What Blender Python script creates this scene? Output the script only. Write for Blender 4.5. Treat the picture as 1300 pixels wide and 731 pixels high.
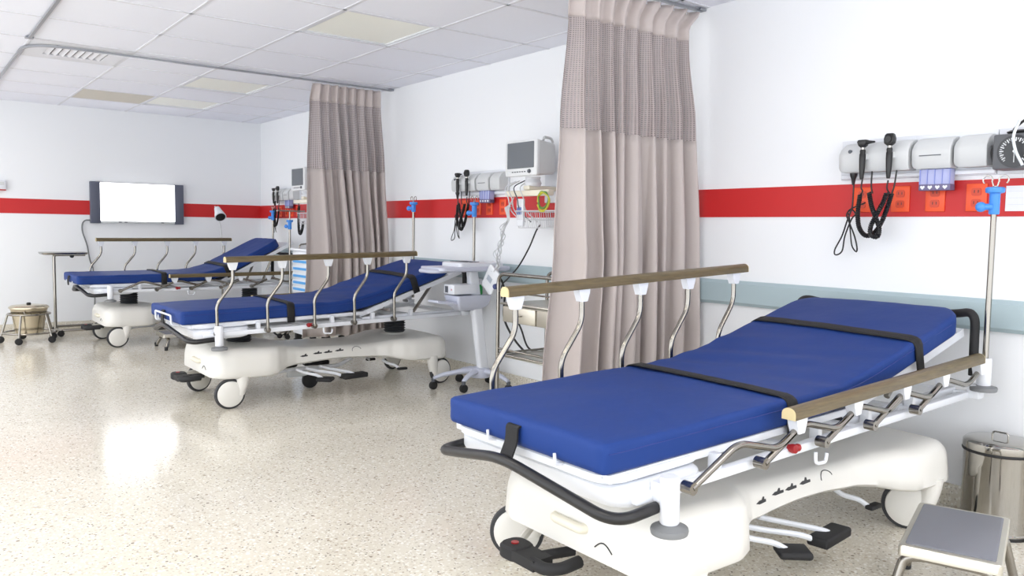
import bpy, bmesh, math, random
from mathutils import Vector, Matrix
random.seed(7)
PI = math.pi
for o in list(bpy.data.objects): bpy.data.objects.remove(o)
SC = bpy.context.scene
COL = SC.collection

# ------------------------------------------------------------------ camera, world, light, exposure
FPX, YAW, PITCH, ROLL = 1021.85, 0.6559, 0.0732, 0.0156
CAM = Vector((-3.7442, -10.1490, 1.2106))
fw = Vector((math.sin(YAW)*math.cos(PITCH), math.cos(YAW)*math.cos(PITCH), -math.sin(PITCH)))
rt = fw.cross(Vector((0, 0, 1))).normalized(); up = rt.cross(fw)
r2 = math.cos(ROLL)*rt + math.sin(ROLL)*up; u2 = -math.sin(ROLL)*rt + math.cos(ROLL)*up
cd = bpy.data.cameras.new('camera'); cam = bpy.data.objects.new('camera', cd); COL.objects.link(cam)
M = Matrix(((r2.x, u2.x, -fw.x), (r2.y, u2.y, -fw.y), (r2.z, u2.z, -fw.z)))
cam.matrix_world = Matrix.Translation(CAM) @ M.to_4x4()
cd.sensor_width = 36; cd.lens = FPX/1300*36; cd.clip_start = .05; cd.clip_end = 60
SC.camera = cam
w = bpy.data.worlds.new('World'); SC.world = w; w.use_nodes = True
bg = w.node_tree.nodes['Background']; bg.inputs[0].default_value = (.93, .96, 1, 1); bg.inputs[1].default_value = 1.7
SC.view_settings.view_transform = 'Standard'; SC.view_settings.look = 'None'
SC.view_settings.gamma = 1; SC.view_settings.exposure = 0.84
LAMP_STRENGTH = 6.0

# ------------------------------------------------------------------ helpers
def lin(c):
    return tuple(((v/255)/12.92 if v/255 <= .04045 else ((v/255+.055)/1.055)**2.4) for v in c)
MATS = {}
def mat(name, rgb, rough=.5, metal=0, bump=0, bscale=40, spec=.5, emit=0, coat=0, var=0, vscale=8, alpha=1, trans=0, aniso=None):
    if name in MATS: return MATS[name]
    m = bpy.data.materials.new(name); m.use_nodes = True; nt = m.node_tree
    b = nt.nodes['Principled BSDF']; c = lin(rgb)
    b.inputs['Base Color'].default_value = (*c, 1); b.inputs['Roughness'].default_value = rough
    b.inputs['Metallic'].default_value = metal; b.inputs['Specular IOR Level'].default_value = spec
    b.inputs['Coat Weight'].default_value = coat; b.inputs['Coat Roughness'].default_value = .12
    b.inputs['Transmission Weight'].default_value = trans; b.inputs['Alpha'].default_value = alpha
    if emit:
        b.inputs['Emission Color'].default_value = (*c, 1); b.inputs['Emission Strength'].default_value = emit
    if bump or var:
        tc = nt.nodes.new('ShaderNodeTexCoord'); n = nt.nodes.new('ShaderNodeTexNoise')
        n.inputs['Scale'].default_value = bscale; n.inputs['Detail'].default_value = 4
        if aniso:
            mp = nt.nodes.new('ShaderNodeMapping'); mp.inputs['Scale'].default_value = aniso
            nt.links.new(tc.outputs['Object'], mp.inputs[0]); src = mp.outputs[0]
        else: src = tc.outputs['Object']
        nt.links.new(src, n.inputs['Vector'])
        if bump:
            bp = nt.nodes.new('ShaderNodeBump'); bp.inputs['Strength'].default_value = bump; bp.inputs['Distance'].default_value = .01
            nt.links.new(n.outputs[0], bp.inputs['Height']); nt.links.new(bp.outputs[0], b.inputs['Normal'])
        if var:
            n2 = nt.nodes.new('ShaderNodeTexNoise'); n2.inputs['Scale'].default_value = vscale; n2.inputs['Detail'].default_value = 3
            nt.links.new(src, n2.inputs['Vector'])
            r = nt.nodes.new('ShaderNodeValToRGB')
            r.color_ramp.elements[0].position = .3; r.color_ramp.elements[1].position = .7
            r.color_ramp.elements[0].color = (*[v*(1-var) for v in c], 1); r.color_ramp.elements[1].color = (*[min(1, v*(1+var)) for v in c], 1)
            nt.links.new(n2.outputs[0], r.inputs[0]); nt.links.new(r.outputs[0], b.inputs['Base Color'])
    MATS[name] = m
    return m

def fillet(pts, r, n=6, closed=False):
    pts = [Vector(p) for p in pts]
    if not r: return pts
    out = []; L = len(pts)
    for i, p in enumerate(pts):
        if not closed and i in (0, L-1): out.append(p); continue
        a = pts[i-1]-p; b = pts[(i+1) % L]-p
        d = min(r, a.length*.49, b.length*.49)
        if d < 1e-5: out.append(p); continue
        A = p+a.normalized()*d; B = p+b.normalized()*d
        for k in range(n+1):
            t = k/n; out.append(A*(1-t)**2+p*2*t*(1-t)+B*t*t)
    return out
def catmull(pts, n=8):
    P = [Vector(p) for p in pts]; P = [P[0]*2-P[1]]+P+[P[-1]*2-P[-2]]; out = []
    for i in range(1, len(P)-2):
        for k in range(n):
            t = k/n; a, b, c, d = P[i-1], P[i], P[i+1], P[i+2]
            out.append(.5*((2*b)+(c-a)*t+(2*a-5*b+4*c-d)*t*t+(3*b-a-3*c+d)*t**3))
    out.append(P[-2]); return out

class MB:
    def __init__(s, T=None): s.v = []; s.f = []; s.T = T; s.uv = None
    def add(s, vs, fs):
        o = len(s.v)
        s.v += [tuple(s.T(Vector(v))) if s.T else tuple(v) for v in vs]
        s.f += [tuple(i+o for i in f) for f in fs]; return s
    def box(s, c, d, bev=0, seg=2, rot=None):
        bm = bmesh.new(); bmesh.ops.create_cube(bm, size=1)
        for v in bm.verts: v.co = Vector((v.co.x*d[0], v.co.y*d[1], v.co.z*d[2]))
        if bev: bmesh.ops.bevel(bm, geom=bm.edges[:], offset=bev, segments=seg, profile=.5, affect='EDGES')
        R = rot if rot is not None else Matrix.Identity(3)
        bm.verts.index_update()
        s.add([R @ v.co+Vector(c) for v in bm.verts], [[v.index for v in f.verts] for f in bm.faces]); bm.free(); return s
    def span(s, a, b, bev=0, seg=2):
        a = Vector(a); b = Vector(b)
        return s.box((a+b)/2, (abs(b.x-a.x), abs(b.y-a.y), abs(b.z-a.z)), bev, seg)
    def tube(s, pts, r, seg=10, closed=False, cap=True, sec=None):
        P = [Vector(p) for p in pts]
        Q = [P[0]]
        for p in P[1:]:
            if (p-Q[-1]).length > 1e-6: Q.append(p)
        P = Q; n = len(P)
        tg = []
        for i in range(n):
            if closed: t = P[(i+1) % n]-P[i-1]
            else: t = P[min(i+1, n-1)]-P[max(i-1, 0)]
            tg.append(t.normalized())
        ref = Vector((0, 0, 1)) if abs(tg[0].z) < .9 else Vector((1, 0, 0))
        nx = (ref-tg[0]*ref.dot(tg[0])).normalized(); rings = []
        for i in range(n):
            nx = (nx-tg[i]*nx.dot(tg[i])).normalized(); ny = tg[i].cross(nx)
            rr = r(i/(n-1)) if callable(r) else r
            if sec: rings.append([P[i]+nx*a+ny*b for a, b in sec])
            else: rings.append([P[i]+nx*math.cos(2*PI*k/seg)*rr+ny*math.sin(2*PI*k/seg)*rr for k in range(seg)])
        return s.loft(rings, cap and not closed, closed)
    def loft(s, rings, cap=True, closed=False):
        m = len(rings[0]); n = len(rings); vs = [p for r in rings for p in r]; fs = []
        for i in range(n if closed else n-1):
            j = (i+1) % n
            for k in range(m): fs.append((i*m+k, i*m+(k+1) % m, j*m+(k+1) % m, j*m+k))
        if cap: fs.append(tuple(range(m))[::-1]); fs.append(tuple((n-1)*m+k for k in range(m)))
        return s.add(vs, fs)
    def lathe(s, prof, c=(0, 0, 0), seg=24, axis='z', cap=True, R=None):
        c = Vector(c); rings = []
        for r, h in prof:
            ring = []
            for k in range(seg):
                a = 2*PI*k/seg; x, y = r*math.cos(a), r*math.sin(a)
                p = Vector((x, y, h)) if axis == 'z' else (Vector((x, h, y)) if axis == 'y' else Vector((h, x, y)))
                if R: p = R @ p
                ring.append(c+p)
            rings.append(ring)
        return s.loft(rings, cap)
    def sphere(s, c, r, seg=12, rings=8, sc=(1, 1, 1)):
        prof = [(max(1e-4, math.sin(PI*i/rings)), -math.cos(PI*i/rings)) for i in range(rings+1)]
        return s.loft([[Vector(c)+Vector((q*math.cos(2*PI*k/seg)*r*sc[0], q*math.sin(2*PI*k/seg)*r*sc[1], h*r*sc[2])) for k in range(seg)] for q, h in prof])
    def prism(s, poly, h0, h1, plane='xy'):
        def m(a, b, h): return Vector((a, b, h)) if plane == 'xy' else (Vector((a, h, b)) if plane == 'xz' else Vector((h, a, b)))
        return s.loft([[m(a, b, h0) for a, b in poly], [m(a, b, h1) for a, b in poly]])
    def obj(s, name, material, parent=None, ang=38):
        me = bpy.data.meshes.new(name); me.from_pydata(s.v, [], s.f); me.update()
        bm = bmesh.new(); bm.from_mesh(me); bmesh.ops.recalc_face_normals(bm, faces=bm.faces[:])
        if s.uv:
            lay = bm.loops.layers.uv.new('UVMap'); bm.verts.ensure_lookup_table()
            for f in bm.faces:
                for l in f.loops: l[lay].uv = s.uv[l.vert.index]
        for e in bm.edges:
            if len(e.link_faces) == 2: e.smooth = e.calc_face_angle(0) < math.radians(ang)
        for f in bm.faces: f.smooth = True
        bm.to_mesh(me); bm.free()
        me.materials.append(material)
        o = bpy.data.objects.new(name, me); COL.objects.link(o)
        if parent: o.parent = parent
        return o
def thing(name, label, cat, loc=(0, 0, 0), group=None, rz=0):
    o = bpy.data.objects.new(name, None); COL.objects.link(o); o.location = loc; o.rotation_euler = (0, 0, rz)
    o.empty_display_size = .1
    o['label'] = label; o['category'] = cat
    if group: o['group'] = group
    return o
def tag(o, label, cat, group=None):
    o['label'] = label; o['category'] = cat
    if group: o['group'] = group
    return o
def struct(o, label, cat='structure'):
    o['kind'] = 'structure'; o['label'] = label; o['category'] = cat; return o
def dup(root, dloc, label):
    r = root.copy(); COL.objects.link(r); r.location = Vector(root.location)+Vector(dloc); r['label'] = label
    for ch in root.children:
        c = ch.copy(); COL.objects.link(c); c.parent = r
        for g in ch.children:
            d = g.copy(); COL.objects.link(d); d.parent = c
    return r
def rrect(w, h, r, n=5):
    out = []
    for cx, cy, a0 in ((w/2-r, h/2-r, 0), (-w/2+r, h/2-r, 90), (-w/2+r, -h/2+r, 180), (w/2-r, -h/2+r, 270)):
        for k in range(n+1):
            a = math.radians(a0+90*k/n); out.append((cx+r*math.cos(a), cy+r*math.sin(a)))
    return out
def interp(tab, x):
    if x <= tab[0][0]: return tab[0][1]
    for (a, b), (c, d) in zip(tab, tab[1:]):
        if x <= c:
            t = (x-a)/(c-a); t = t*t*(3-2*t); return b+(d-b)*t
    return tab[-1][1]

# ------------------------------------------------------------------ materials
def terrazzo():
    m = bpy.data.materials.new('terrazzo'); m.use_nodes = True; nt = m.node_tree; N = nt.nodes; L = nt.links
    b = N['Principled BSDF']; b.inputs['Roughness'].default_value = .16; b.inputs['Specular IOR Level'].default_value = .5
    geo = N.new('ShaderNodeNewGeometry')
    def layer(scale, lo, stops, dmax):
        v = N.new('ShaderNodeTexVoronoi'); v.inputs['Scale'].default_value = scale; v.inputs['Randomness'].default_value = 1
        L.new(geo.outputs['Position'], v.inputs['Vector'])
        sep = N.new('ShaderNodeSeparateColor'); L.new(v.outputs['Color'], sep.inputs[0])
        r = N.new('ShaderNodeValToRGB'); r.color_ramp.interpolation = 'CONSTANT'
        e = r.color_ramp.elements
        e[0].position = 0; e[0].color = (*lin(stops[0][1]), 1)
        e[1].position = stops[1][0]; e[1].color = (*lin(stops[1][1]), 1)
        for p, c in stops[2:]:
            x = e.new(p); x.color = (*lin(c), 1)
        L.new(sep.outputs[0], r.inputs[0])
        lt = N.new('ShaderNodeMath'); lt.operation = 'LESS_THAN'; lt.inputs[1].default_value = dmax; L.new(v.outputs['Distance'], lt.inputs[0])
        gt = N.new('ShaderNodeMath'); gt.operation = 'GREATER_THAN'; gt.inputs[1].default_value = lo; L.new(sep.outputs[1], gt.inputs[0])
        mu = N.new('ShaderNodeMath'); mu.operation = 'MULTIPLY'; L.new(lt.outputs[0], mu.inputs[0]); L.new(gt.outputs[0], mu.inputs[1])
        return r.outputs[0], mu.outputs[0]
    n = N.new('ShaderNodeTexNoise'); n.inputs['Scale'].default_value = 1.3; n.inputs['Detail'].default_value = 4
    L.new(geo.outputs['Position'], n.inputs['Vector'])
    br = N.new('ShaderNodeValToRGB'); br.color_ramp.elements[0].position = .3; br.color_ramp.elements[1].position = .7
    br.color_ramp.elements[0].color = (*lin((211, 205, 190)), 1); br.color_ramp.elements[1].color = (*lin((220, 214, 200)), 1)
    L.new(n.outputs[0], br.inputs[0])
    cur = br.outputs[0]
    for sc, lo, st, dm in ((70, .3, [(0, (231, 228, 219)), (.45, (211, 204, 190)), (.75, (202, 194, 178)), (.88, (235, 232, 226)), (.96, (172, 161, 146))], .42),
                           (110, .6, [(0, (205, 197, 182)), (.4, (187, 179, 164)), (.65, (233, 230, 222)), (.88, (148, 139, 128)), (.96, (116, 110, 104))], .45),
                           (52, .88, [(0, (196, 184, 166)), (.4, (172, 160, 142)), (.75, (225, 215, 198)), (.9, (140, 129, 116))], .36)):
        c, f = layer(sc, lo, st, dm)
        mx = N.new('ShaderNodeMix'); mx.data_type = 'RGBA'; L.new(f, mx.inputs['Factor']); L.new(cur, mx.inputs['A']); L.new(c, mx.inputs['B']); cur = mx.outputs['Result']
    L.new(cur, b.inputs['Base Color'])
    n2 = N.new('ShaderNodeTexNoise'); n2.inputs['Scale'].default_value = 9; L.new(geo.outputs['Position'], n2.inputs['Vector'])
    mr = N.new('ShaderNodeMapRange'); mr.inputs['To Min'].default_value = .1; mr.inputs['To Max'].default_value = .2
    L.new(n2.outputs[0], mr.inputs['Value']); L.new(mr.outputs[0], b.inputs['Roughness'])
    return m
TERR = terrazzo()
WALL = mat('wall_paint', (238, 240, 243), .55, bump=.04, bscale=120)
RED = mat('red_stripe', (196, 30, 32), .5)
RAILC = mat('bumper_bluegrey', (168, 186, 192), .45)
CEIL = mat('ceiling_tile', (238, 240, 250), .8, bump=.12, bscale=260)
GRID = mat('ceiling_grid', (222, 223, 230), .5)
WHITE = mat('white_enamel', (226, 229, 235), .3, coat=.3)
PLASTIC = mat('white_plastic', (226, 224, 218), .38)
CREAM = mat('cream_plastic', (232, 226, 208), .4)
BLUE = mat('blue_vinyl', (32, 59, 123), .55, bump=.4, bscale=6, spec=.16)
BLACK = mat('black_plastic', (22, 22, 24), .35)
RUBBER = mat('black_rubber', (30, 30, 32), .7)
GREYR = mat('grey_rubber', (120, 122, 124), .6)
TIRE = mat('grey_tire', (52, 53, 56), .6)
STRAP = mat('black_webbing', (20, 20, 22), .75, bump=.2, bscale=300)
STEEL = mat('stainless', (150, 146, 139), .2, 1)
CHROME = mat('chrome', (172, 169, 163), .1, 1)
BRUSH = mat('brushed_steel', (190, 186, 176), .32, 1)
WOOD = mat('wood_rail', (94, 80, 50), .4, bump=.1, bscale=20, var=.28, vscale=14, aniso=(1, 12, 12), coat=.2)
WOODEND = mat('wood_end', (206, 190, 146), .5)
FABRIC = mat('curtain_cloth', (194, 184, 180), .85, bump=.15, bscale=500)
FABRIC2 = mat('curtain_cloth_header', (203, 192, 188), .85, bump=.15, bscale=500)
ORANGE = mat('orange_plate', (238, 84, 38), .4)
ORANGED = mat('orange_socket', (206, 60, 24), .4)
BLUEP = mat('blue_clamp', (70, 142, 226), .35)
GREYP = mat('grey_plastic', (205, 207, 208), .4)
DGREY = mat('dark_grey', (84, 88, 96), .45)
LAV = mat('lavender_grey', (196, 200, 216), .4)
REDK = mat('red_knob', (150, 20, 26), .35)
SCREEN = mat('dark_screen', (92, 97, 104), .18)

# ------------------------------------------------------------------ the room
ZC = 2.491; XW = -6.4; YW = -12.8
fl = struct(MB().span((XW, YW, -.08), (0.12, .12, 0)).obj('floor', TERR), 'speckled beige terrazzo floor with a polished gloss', 'floor')
JOINT = mat('terrazzo_joint', (218, 211, 197), .16)
for x in (-3.575, -3.10, -2.627): MB().span((x-.002, YW, -.004), (x+.002, 0, .0004)).obj('divider_strip', JOINT, fl)
struct(MB().span((0, YW, 0), (.12, .12, 2.9)).obj('wall_right', WALL), 'white painted wall carrying the bedside equipment', 'wall')
struct(MB().span((XW, 0, 0), (0, .12, 2.9)).obj('wall_far', WALL), 'white painted far end wall', 'wall')
struct(MB().span((-.006, YW, 1.296), (.001, 0, 1.455)).obj('trim_1', RED), 'red horizontal stripe along the equipment wall', 'stripe')
struct(MB().span((XW, -.006, 1.296), (-.006, .001, 1.455)).obj('trim_2', RED), 'red horizontal stripe along the far end wall', 'stripe')
pr_ = [(0, .805), (-.02, .805), (-.034, .822), (-.034, .925), (-.02, .942), (0, .942)]
struct(MB().prism([(x, z) for x, z in pr_], -10.9, -3.75, 'xz').obj('trim_3', RAILC), 'blue-grey wall bumper rail behind the bed heads', 'bumper rail')
struct(MB().prism([(x, z) for x, z in pr_], -3.1, -.05, 'xz').obj('trim_4', RAILC), 'blue-grey wall bumper rail behind the farthest bed', 'bumper rail')
struct(MB().span((-.014, YW, 0), (0, 0, .1), .003).obj('baseboard_right', TERR), 'terrazzo skirting along the equipment wall', 'baseboard')
struct(MB().span((XW, -.014, 0), (-.014, 0, .1), .003).obj('baseboard_far', TERR), 'terrazzo skirting along the far wall', 'baseboard')
ce = struct(MB().span((XW, YW, ZC+.03), (.12, .12, ZC+.12)).obj('ceiling', CEIL), 'suspended ceiling of square white tiles', 'ceiling')
TX, TY, X1 = .675, .709, -.905
xs = [0, X1+TX]
while xs[-1] > XW+.1: xs.append(xs[-1]-TX)
ys = [0]
while ys[-1] > YW+.1: ys.append(ys[-1]-TY)
LIGHT_OFF = {(2, 7), (2, 3), (2, 1)}           # (column, row) of unlit troffers in view
LIGHT_ADDED = {(2, 14), (5, 9), (5, 12), (5, 15), (7, 1), (7, 3), (7, 5), (7, 7), (7, 11)}  # lit panels added outside the view to brighten the room
VENT = {(4, 4)}
STAIN = {(3, 1)}
tm = None
STAINM = mat('aged_ceiling_tile', (208, 203, 192), .8, bump=.12, bscale=260)
for i in range(len(xs)-1):
    for j in range(len(ys)-1):
        if (i, j) in LIGHT_OFF or (i, j) in LIGHT_ADDED or (i, j) in VENT: continue
        cx, cy = (xs[i]+xs[i+1])/2, (ys[j]+ys[j+1])/2
        if tm is None:
            t0 = MB().box((0, 0, 0), (TX-.006, TY-.006, .03)); o = t0.obj('ceiling_tile', CEIL, ce); tm = o.data
        elif (i, j) in STAIN: o = MB().box((0, 0, 0), (TX-.006, TY-.006, .03)).obj('ceiling_tile', STAINM, ce)
        else:
            o = bpy.data.objects.new('ceiling_tile', tm); COL.objects.link(o); o.parent = ce
        o.location = (cx, cy, ZC+.0155); o.scale = ((xs[i]-xs[i+1]-.006)/(TX-.006), 1, 1)
for x in xs[1:-1]: MB().span((x-.011, YW, ZC-.003), (x+.011, 0, ZC+.02)).obj('grid_bar', GRID, ce)
for y in ys[1:-1]: MB().span((XW, y-.011, ZC-.003), (0, y+.011, ZC+.02)).obj('grid_bar', GRID, ce)

def troffer(i, j, lit, label):
    cx, cy = (xs[i]+xs[i+1])/2, (ys[j]+ys[j+1])/2
    t = thing('ceiling_light', label, 'ceiling light', (cx, cy, ZC), 'square troffers in the tile grid')
    a, b = TX/2-.012, TY/2-.012
    f = MB()
    for s in (-1, 1):
        f.box((s*(a-.012), 0, .012), (.024, 2*b, .02)); f.box((0, s*(b-.012), .012), (2*a-.048, .024, .02))
    f.obj('frame', WHITE, t)
    d = mat('added_lamp_lit', (255, 250, 240), .5, emit=LAMP_STRENGTH) if lit else mat('lamp_diffuser', (246, 247, 240), .5)
    MB().box((0, 0, .014), (2*a-.05, 2*b-.05, .008)).obj('diffuser', d, t)
lab = {(2, 7): 'unlit cream ceiling light panel nearest the near curtain', (2, 3): 'unlit cream ceiling light panel just beyond the curtain track', (2, 1): 'unlit cream ceiling light panel nearest the far wall'}
for k in sorted(LIGHT_OFF): troffer(*k, False, lab[k])
for k in sorted(LIGHT_ADDED): troffer(*k, True, 'added lit ceiling panel out of view, brightening the room')
# air vent
def vent():
    i, j = 4, 4; cx, cy = (xs[i]+xs[i+1])/2, (ys[j]+ys[j+1])/2
    t = thing('air_vent', 'white louvred air vent in the ceiling beside the track corner', 'vent', (cx, cy, ZC))
    MB().box((0, 0, .02), (TX-.004, TY-.004, .01)).obj('back_plate', mat('vent_dark', (70, 72, 72), .7), t)
    f = MB()
    for s in (-1, 1):
        f.box((s*.265, 0, .003), (.13, TY-.006, .012)); f.box((0, s*.28, .003), (.4, .14, .012))
    f.obj('frame', GRID, t)
    for k in range(8):
        MB().box((-.175+k*.05, 0, .004), (.034, .42, .004), rot=Matrix.Rotation(.5, 3, 'Y')).obj('slat', GRID, t)
vent()

# curtain tracks
TRK = mat('track_metal', (160, 163, 168), .35, .8)
def track(pts, label):
    t = thing('curtain_track', label, 'curtain track', (0, 0, ZC-.016))
    sec = [(-.007, -.010), (.007, -.010), (.007, .010), (-.007, .010)]
    MB().tube(fillet([(x, y, 0) for x, y in pts], .3, 10), 1, sec=sec).obj('rail', TRK, t)
    for x, y in (pts[0], pts[-1]): MB().box((min(x, -.03), min(y, -.03), .003), (.05, .05, .012)).obj('bracket', TRK, t)
track([(-2.95, -.02), (-2.95, -3.42), (-.02, -3.42)], 'curved curtain track enclosing the farthest bed bay')
track([(-2.95, -3.6), (-2.95, -7.05), (-.02, -7.05)], 'curtain track running over the middle bed bay')

# ------------------------------------------------------------------ curtains
def net_material():
    m = bpy.data.materials.new('curtain_net'); m.use_nodes = True; nt = m.node_tree; N = nt.nodes; L = nt.links
    b = N['Principled BSDF']; b.inputs['Base Color'].default_value = (*lin((180, 168, 166)), 1); b.inputs['Roughness'].default_value = .85
    uv = N.new('ShaderNodeUVMap'); sp = N.new('ShaderNodeSeparateXYZ'); L.new(uv.outputs[0], sp.inputs[0])
    def cell(out, size, th):
        d = N.new('ShaderNodeMath'); d.operation = 'DIVIDE'; d.inputs[1].default_value = size; L.new(out, d.inputs[0])
        fr = N.new('ShaderNodeMath'); fr.operation = 'FRACT'; L.new(d.outputs[0], fr.inputs[0])
        g = N.new('ShaderNodeMath'); g.operation = 'GREATER_THAN'; g.inputs[1].default_value = th; L.new(fr.outputs[0], g.inputs[0]); return g.outputs[0]
    a = cell(sp.outputs[0], .020, .42); c = cell(sp.outputs[1], .0105, .5)
    mu = N.new('ShaderNodeMath'); mu.operation = 'MULTIPLY'; L.new(a, mu.inputs[0]); L.new(c, mu.inputs[1])
    hole_shade = N.new('ShaderNodeBsdfDiffuse'); hole_shade.inputs[0].default_value = (*lin((118, 109, 110)), 1)  # dark hole fill paints in the shade of the folds behind the net
    tt = N.new('ShaderNodeBsdfTransparent'); hm = N.new('ShaderNodeMixShader'); hm.inputs[0].default_value = .3
    L.new(hole_shade.outputs[0], hm.inputs[1]); L.new(tt.outputs[0], hm.inputs[2]); tr = hm; mx = N.new('ShaderNodeMixShader')
    L.new(mu.outputs[0], mx.inputs[0]); L.new(b.outputs[0], mx.inputs[1]); L.new(tr.outputs[0], mx.inputs[2])
    L.new(mx.outputs[0], N['Material Output'].inputs[0]); return m
NET = net_material()
def curtain(label, y0, ledge, redge, zt, zh, zn, zb, nf, seed, header_amp=.022):
    rnd = random.Random(seed)
    t = thing('privacy_curtain', label, 'curtain', (0, y0, 0))
    N = nf*26
    ph = [rnd.uniform(-.5, .5) for _ in range(nf+2)]; am = [rnd.uniform(.6, 1.35) for _ in range(nf+2)]
    wd = [rnd.uniform(.55, 1.5) for _ in range(nf)]; wd[0] = 2.3; am[0] = .45; tot = sum(wd); cum = [0]
    for v in wd: cum.append(cum[-1]+v/tot)
    def pos(u, z):
        k = min(nf-1, int(u*nf)); fr = u*nf-k
        h = (zt-z)/(zt-zb)                       # 0 top .. 1 bottom
        even = u; unev = cum[k]+(cum[k+1]-cum[k])*fr
        g = min(1, h*1.6); uu = even*(1-g)+unev*g
        A = header_amp*(1-min(1, h*4))+(.018+.055*min(1, h*1.2))*min(1, h*4)
        a = am[k]*(1-fr)+am[k+1]*fr if h > .1 else 1
        p = (ph[k]*(1-fr)+ph[k+1]*fr)*g
        wv = math.sin(2*PI*fr+p+h*.6*math.sin(k*2.1))
        y = A*a*(wv+.25*math.sin(4*PI*fr+k))
        x = interp(ledge, z)+(interp(redge, z)-interp(ledge, z))*uu
        x += .012*math.sin(4*PI*fr+1.3*k)*g
        return x, y
    arc = [0]
    px, py = pos(0, zn)
    for i in range(1, N+1):
        x, y = pos(i/N*.99999, zn); arc.append(arc[-1]+math.hypot(x-px, y-py)); px, py = x, y
    for nm, za, zz, rows, mt in (('header_band', zt, zh, 6, FABRIC2), ('net_panel', zh, zn, 10, NET), ('cloth_panel', zn, zb, 26, FABRIC)):
        mb = MB(); vs = []; uv = []; fs = []
        for r in range(rows+1):
            z = za+(zz-za)*r/rows
            for i in range(N+1):
                x, y = pos(i/N*.99999, z); vs.append((x, y, z)); uv.append((arc[i], z))
        for r in range(rows):
            for i in range(N):
                a = r*(N+1)+i; fs.append((a, a+1, a+N+2, a+N+1))
        mb.add(vs, fs); mb.uv = uv; o = mb.obj(nm, mt, t, 180)
        if nm != 'net_panel':
            sm = o.modifiers.new('thick', 'SOLIDIFY'); sm.thickness = .002
    for k in range(nf+1):
        x = interp(ledge, zt)+(interp(redge, zt)-interp(ledge, zt))*min(.995, k/nf+.004)
        MB().tube([(x, 0, zt+.045), (x, .004, zt+.02), (x, 0, zt-.02)], .0025, 6).obj('hook', WHITE, t)
curtain('beige privacy curtain beside the nearest bed, the larger one', -7.05,
        [(.25, -1.20), (.45, -1.165), (1.15, -1.105), (1.75, -1.075), (2.3, -1.03), (2.46, -1.02)],
        [(.25, -.03), (1.18, -.045), (1.8, -.075), (2.25, -.13), (2.34, -.13), (2.46, -.04)], 2.455, 2.285, 1.725, .25, 9, 3)
curtain('beige privacy curtain between the middle and far beds, the smaller one', -3.42,
        [(.2, -.90), (.9, -.86), (1.7, -.85), (2.3, -.825), (2.46, -.80)],
        [(.2, -.05), (.95, -.06), (1.72, -.095), (2.35, -.13), (2.46, -.13)], 2.455, 2.30, 1.715, .22, 8, 11)

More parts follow.
